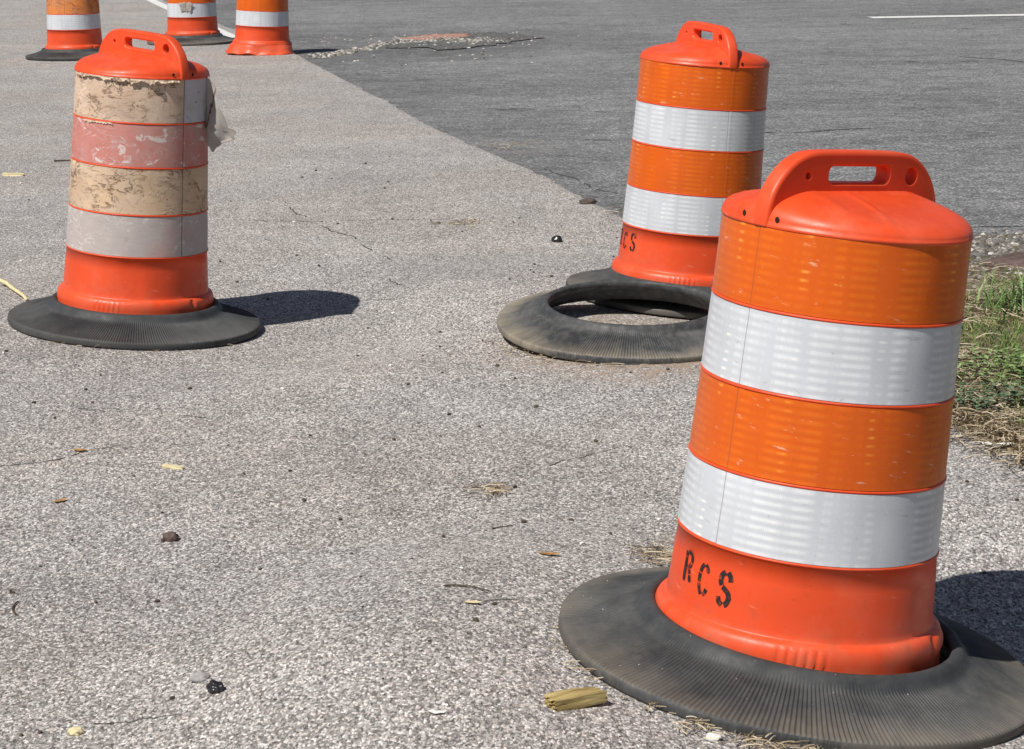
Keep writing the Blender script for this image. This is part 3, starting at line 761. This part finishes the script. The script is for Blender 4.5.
for i, (a, b, w_, g_) in enumerate([((-1.55, 6.25), (-1.12, 6.60), .006, .3), ((-1.12, 6.60), (-.80, 6.86), .004, .0), ((-1.35, 11.3), (-.25, 11.25), .007, .0), ((-1.2, 12.0), (-.62, 10.2), .009, .0), ((-.62, 10.2), (-.30, 8.6), .008, -.05),
    ((-.30, 4.62), (.12, 4.80), .004, .1), ((-1.1, 4.22), (-.62, 4.25), .004, .1), ((.0, 10.7), (.55, 10.75), .005, .1), ((-.75, 9.1), (-.2, 9.0), .005, -.05), ((-1.5, 7.1), (-.9, 6.9), .004, -.1), ((-.1, 5.95), (.35, 6.5), .003, -.1), ((-.62, 4.25), (-.25, 4.35), .004, -.05)]):
    crack('pavement_crack', a, b, w_, .0018, i*3.1+.5, g_)
for i, (a, b, w_, g_) in enumerate([((1.5, 15.1), (2.5, 15.4), .045, .25), ((4.3, 21.8), (5.4, 20.0), .04, .4), ((.9, 10.75), (2.9, 10.75), .022, .3), ((2.3, 19.), (3.3, 19.3), .02, .1), ((.15, 13.6), (.75, 11.6), .012, .1)]):
    crack('road_crack', a, b, w_, -.0105, i*2.3+.9, g_)

# ------------------------------------------------------------------ litter on the pavement
def rock_mesh(rx, ry, rz, seed, sub=3, amp=.28, fq=1.3):
    bm = bmesh.new(); bmesh.ops.create_icosphere(bm, subdivisions=sub, radius=1)
    for v in bm.verts:
        k = 1+amp*noise.noise(v.co*fq+Vector((seed*7, seed, 0)))+amp*.4*noise.noise(v.co*fq*3+Vector((seed, 0, 0)))
        v.co = Vector((v.co.x*rx*k, v.co.y*ry*k, max(-.55, v.co.z*k)*rz+rz*.5))
    me = bpy.data.meshes.new('rock'); bm.to_mesh(me); bm.free()
    if sub > 1: me.polygons.foreach_set('use_smooth', [True]*len(me.polygons))
    return me
def ground_at(x, y):                                       # follow the line of sight through (x, y, 0) down to the uneven ground
    k = 1.
    for _ in range(12): k = 1-H(x*k, y*k)/1.603
    return x*k, y*k
def put(name, me, mat, x, y, rz, label, cat, group=None, dz=0.):
    x, y = ground_at(x, y); o = link(name, me, mat); o.location = (x, y, H(x, y)+dz); o.rotation_euler = (0, 0, rz); return tag(o, label, cat, group)
M['stone'] = m_simple('grey_stone', (.34, .33, .32), .8, .3, 60., bump=.5)
M['pale'] = m_simple('pale_stone', (.72, .70, .66), .8, .15, 60.)
M['coal'] = m_simple('black_shiny_stone', (.018, .018, .02), .28, .4, 50., .6, .3)
M['brownrock'] = m_simple('dark_brown_stone', (.11, .075, .065), .7, .4, 18., bump=.6)
def m_wood():
    q = NT('weathered_split_wood', .85, .2)
    n = q.noise(60., 6., .7, q.scale3((.12, 1., 1.3)))
    c = q.ramp(n, [(.34, (.07, .05, .02)), (.44, (.30, .22, .085)), (.6, (.48, .38, .17)), (.75, (.60, .52, .30))])
    q.bump(n, .9, .004); return q.color(c)
M['wood'] = m_wood()
M['leaf'] = m_simple('dead_leaf', (.34, .19, .07), .7, .35, 90.)
M['ybit'] = m_simple('pale_yellow_wood', (.64, .56, .33), .7, .15, 60.)
M['twig'] = m_simple('dark_twig', (.07, .05, .035), .8, .3, 60.)
M['paper'] = m_simple('bleached_scrap', (.74, .72, .68), .8, .1, 60.)
def plank(L, w, h, seed, nx=22, ny=7):
    bm = bmesh.new(); bmesh.ops.create_cube(bm, size=1)
    bmesh.ops.subdivide_edges(bm, edges=bm.edges, cuts=9, use_grid_fill=True)
    for v in bm.verts:
        x, y, z = v.co
        g = .10*noise.noise((x*1.2+seed, y*1.5, z*1.5))+.008*noise.noise((x*3, y*9, z*7+seed))
        edge = .12*noise.noise((y*6, z*6, seed))*(1 if abs(x) > .45 else 0)
        v.co = Vector(((x+edge)*L, (y*(1+g*1.6)-.12*x)*w, (z+.5)*(1+g*2.)*h*(1-.25*x)))
    me = bpy.data.meshes.new('plank'); bm.to_mesh(me); bm.free(); return me
put('wood_chunk', plank(.112, .040, .024, 2.), M['wood'], .118, 4.32, R_(33), 'split yellowish wood chunk lying left of the foreground rubber ring', 'wood chunk')
put('stone', rock_mesh(.021, .014, .010, 1), M['stone'], -.660, 4.50, .2, 'flat grey stone touching a black shiny stone in the foreground', 'stone')
put('stone', rock_mesh(.018, .013, .013, 2, 4, .5, 1.4), M['coal'], -.618, 4.43, -.4, 'glossy black stone in the left foreground', 'stone')
put('stone', rock_mesh(.014, .012, .008, 3), M['pale'], .377, 4.12, 0, 'white stone at the bottom edge beside the foreground ring', 'stone')
put('stone', rock_mesh(.026, .024, .022, 4), M['coal'], .218, 10.44, 0, 'black stone on the pavement left of the middle drum', 'stone')
put('stone', rock_mesh(.045, .028, .020, 5), M['brownrock'], .408, 11.74, .3, 'dark stone lying on the border of pavement and road', 'stone')
put('stone', rock_mesh(.16, .16, .045, 6, 4, .2), M['brownrock'], 2.15, 9.40, .2, 'wide flat dark brown rock on the gravel above the grass', 'rock', dz=.01)
put('seed_pod', rock_mesh(.020, .016, .016, 7, 3, .4, 2.), M['brownrock'], -.872, 5.55, .3, 'round brown seed pod on the pavement in the left foreground', 'seed pod')
def stick_mesh(L, r, seed, bend=.1, n=10):
    vs = []; fs = []
    for i in range(n+1):
        t = i/n; x = (t-.5)*L; y = bend*L*math.sin(t*PI)+.015*L*noise.noise((t*3, seed, 0)); z = r*1.0+.02*min(L, .1)*abs(noise.noise((t*3, seed, 4)))
        for k in range(6):
            a = 2*PI*k/6; q = r*(1-.35*t)*(1+.3*noise.noise((t*9, k, seed))); vs.append((x, y+q*math.cos(a), z+q*math.sin(a)*.8))
    for i in range(n):
        for k in range(6): fs.append((i*6+k, i*6+(k+1) % 6, (i+1)*6+(k+1) % 6, (i+1)*6+k))
    fs += [tuple(range(6)), tuple(n*6+k for k in range(6))]
    return mesh('stick', vs, fs)
def flatbit(L, w, seed, curl=.15, n=10):
    vs = []; fs = []
    for i in range(n+1):
        t = i/n; ww = w*math.sqrt(max(.02, math.sin(PI*min(.97, max(.03, t)))))*(1+.35*noise.noise((t*4, seed, 0)))
        for s in (-1, 0, 1): vs.append(((t-.5)*L, s*ww/2, .003+curl*L*(.5*(t-.5)**2*4*.4+abs(s)*.25*(1+noise.noise((t*3, seed, 2))))))
    for i in range(n):
        for k in range(2): fs.append((i*3+k, i*3+k+1, (i+1)*3+k+1, (i+1)*3+k))
    return mesh('bit', vs, fs)
put('wood_sliver', plank(.066, .014, .008, 4.), M['ybit'], -.973, 6.293, R_(-22), 'flat pale yellow wood sliver on the left of the pavement', 'wood sliver')
put('wood_sliver', plank(.125, .03, .015, 6.), M['ybit'], -2.914, 13.30, R_(-10), 'short pale stick at the left edge above the weathered drum', 'stick')
put('straw_stalk', stick_mesh(.52, .011, 1., .02), M['ybit'], -2.065, 9.28, R_(-66), 'long pale straw stalk pointing at the ring of the weathered drum', 'straw stalk')
put('twig', stick_mesh(.13, .007, 2.), M['twig'], -2.74, 13.98, R_(5), 'dark twig just left of the weathered drum', 'twig')
put('twig', stick_mesh(.10, .003, 3.), M['twig'], -1.147, 5.0, R_(100), 'thin dark twig at the left edge low in the foreground', 'twig')
put('twig', stick_mesh(.06, .002, 4.), M['twig'], -.03, 5.62, R_(30), 'tiny dark twig near the brown grass clump', 'twig')
put('twig', stick_mesh(.11, .0025, 5., .16), M['twig'], -.115, 5.10, R_(-25), 'curved thin twig left of the foreground rubber ring', 'twig')
put('dead_leaf', flatbit(.042, .022, 1), M['leaf'], -1.228, 5.94, R_(50), 'curled orange brown leaf in the left foreground', 'leaf')
put('dead_leaf', flatbit(.045, .026, 2), M['leaf'], -1.279, 6.51, R_(160), 'brown leaf scrap below a dark crumb on the left', 'leaf')
put('dead_leaf', flatbit(.050, .022, 3), M['leaf'], .085, 5.37, R_(-20), 'brown leaf left of the foreground ring', 'leaf')
put('dead_leaf', flatbit(.036, .018, 5), M['ybit'], -.097, 4.99, R_(-10), 'small yellowish leaf chip in the middle foreground', 'leaf')
put('dead_leaf', flatbit(.032, .016, 6), M['paper'], -.161, 4.28, R_(-20), 'small pale chip near the bottom edge left of the wood chunk', 'chip')
put('paper_scrap', flatbit(.09, .045, 7), M['paper'], 1.40, 6.36, R_(-10), 'white scrap lying at the straw edge of the verge', 'scrap', dz=.012)
put('dry_clump', rock_mesh(.016, .012, .008, 9, 3, .5, 2.), M['ybit'], -.864, 4.20, .1, 'pale crumbly clump at the bottom left edge', 'clump')
def clump(cx, cy, n, rx, ry, seed, label, Lr=(.02, .06)):
    cx, cy = ground_at(cx, cy); rr = random.Random(seed)
    sp = [(rr.gauss(0, rx), rr.gauss(0, ry), rr.uniform(0, .008)+H(cx, cy)*0, rr.uniform(*Lr), rr.uniform(.0006, .0016), rr.uniform(0, .12)) for _ in range(n)]
    o = link('dry_grass_clump', blades(sp, True, seed), M['straw']); o.location = (cx, cy, H(cx, cy)+.001); return tag(o, label, 'dry grass clump', kind='stuff')
clump(-.235, 11.06, 60, .05, .06, 1, 'small brown dry grass clump in the middle of the pavement')
clump(-.070, 5.978, 70, .022, .03, 2, 'tan dry grass clump low in the middle of the pavement')
clump(.36, 5.35, 160, .04, .045, 3, 'dry grass clump touching the back left of the foreground ring')
clump(.10, 7.9, 90, .06, .05, 4, 'dry debris at the left end of the loose rubber ring')
clump(-.02, 14.4, 60, .09, .16, 6, 'pale dry debris on the road beside the pavement edge', (.03, .10))
clump(.62, 11.35, 80, .06, .12, 7, 'dry debris behind the left side of the middle drum', (.03, .10))
clump(.30, 8.33, 45, .10, .06, 8, 'dry leaves and stalks inside the loose rubber ring')
# straw gathered along the rubber rims, uncountable
rr = random.Random(33); sp = []
for (cx, cy, n, a0, a1, sr) in ((.600, 4.52, 520, R_(236), R_(300), .035), (.600, 4.52, 80, R_(165), R_(235), .02), (.44, 8.12, 150, R_(190), R_(290), .03), (-1.45, 8.54, 25, R_(200), R_(330), .02)):
    for _ in range(n):
        a = rr.uniform(a0, a1)
        if noise.noise((a*9, cy, 0)) < rr.uniform(-.5, .3): continue
        q = .505+abs(rr.gauss(0, sr)); x, y = cx+q*math.cos(a), cy+q*math.sin(a)
        sp.append((x, y, H(x, y)+rr.uniform(.001, .008), rr.uniform(.008, .045), rr.uniform(.0005, .0013), rr.uniform(0, .12)))
tag(link('straw_litter', blades(sp, True, 9), M['straw']), 'fine straw gathered along the rims of the rubber rings', 'straw', kind='stuff')
# scattered asphalt crumbs and pale chips
crumb = [rock_mesh(.006, .005, .004, s, 1, .4) for s in range(4)]
for c in crumb: c.materials.append(M['twig'])
chipm = [rock_mesh(.007, .005, .003, s+9, 1, .4) for s in range(4)]
for c in chipm: c.materials.append(M['pale'])
rr = random.Random(77)
def free(x, y): return all(math.hypot(x-a, y-b) > .56 for a, b in ((.6, 4.55), (-1.45, 8.65), (.7, 8.94), (.43, 8.23))) and x < min(pedge(y)-.05, vedge(min(y, 10))-.03)
def scatter(ms, n, name, label, group):
    k = 0
    while k < n:
        d = 4.1+10*rr.random()**1.3; x = rr.uniform(-.235, .235)*d
        if not free(x, d): continue
        me = rr.choice(ms); o = bpy.data.objects.new(name, me); C.objects.link(o); s = rr.uniform(.4, 1.25)*(1+.06*(d-4)); o.scale = (s, s*rr.uniform(.6, 1.2), s)
        o.location = (x, d, H(x, d)); o.rotation_euler = (0, 0, rr.random()*6); tag(o, label, 'crumb', group); k += 1
scatter(crumb, 150, 'asphalt_crumb', 'tiny dark crumb lying on the grey pavement', 'dark crumbs scattered on the pavement')
scatter(chipm, 60, 'pale_chip', 'tiny pale stone chip lying on the grey pavement', 'pale chips scattered on the pavement')

# ------------------------------------------------------------------ light and camera
TO = Vector((-.52, -.55, 1.0)).normalized()
elev = math.asin(TO.z); az = math.atan2(TO.x, TO.y)
sun = bpy.data.lights.new('sun', 'SUN'); sun.energy = 5.0; sun.angle = R_(.53); sun.color = (1., .955, .89)
so = bpy.data.objects.new('sun', sun); C.objects.link(so); so.rotation_euler = TO.to_track_quat('Z', 'Y').to_euler()
w = bpy.data.worlds.new('World'); sc.world = w; w.use_nodes = True
nt = w.node_tree; sky = nt.nodes.new('ShaderNodeTexSky'); sky.sky_type = 'NISHITA'; sky.sun_disc = False
sky.sun_elevation = elev; sky.sun_rotation = az
bg = nt.nodes['Background']; bg.inputs['Strength'].default_value = .05; nt.links.new(sky.outputs[0], bg.inputs['Color'])
cam = bpy.data.cameras.new('camera'); co = bpy.data.objects.new('camera', cam); C.objects.link(co); sc.camera = co
f, pitch, roll, h = 2269.5, R_(12.0562), R_(-.8273), 1.6031
F = Vector((0, math.cos(pitch), -math.sin(pitch))); U = Vector((0, math.sin(pitch), math.cos(pitch))); X = Vector((1, 0, 0))
X2 = X*math.cos(roll)+U*math.sin(roll); U2 = -X*math.sin(roll)+U*math.cos(roll)
mm = Matrix((X2, U2, -F)).transposed().to_4x4(); mm.translation = (0, 0, h); co.matrix_world = mm
cam.sensor_width = 36; cam.sensor_fit = 'HORIZONTAL'; cam.lens = f*36/1024; cam.clip_start = .05; cam.clip_end = 3000
sc.view_settings.view_transform = 'Standard'; sc.view_settings.look = 'None'; sc.view_settings.gamma = 1; sc.view_settings.exposure = 0.
sc.render.resolution_x = 1024; sc.render.resolution_y = 749
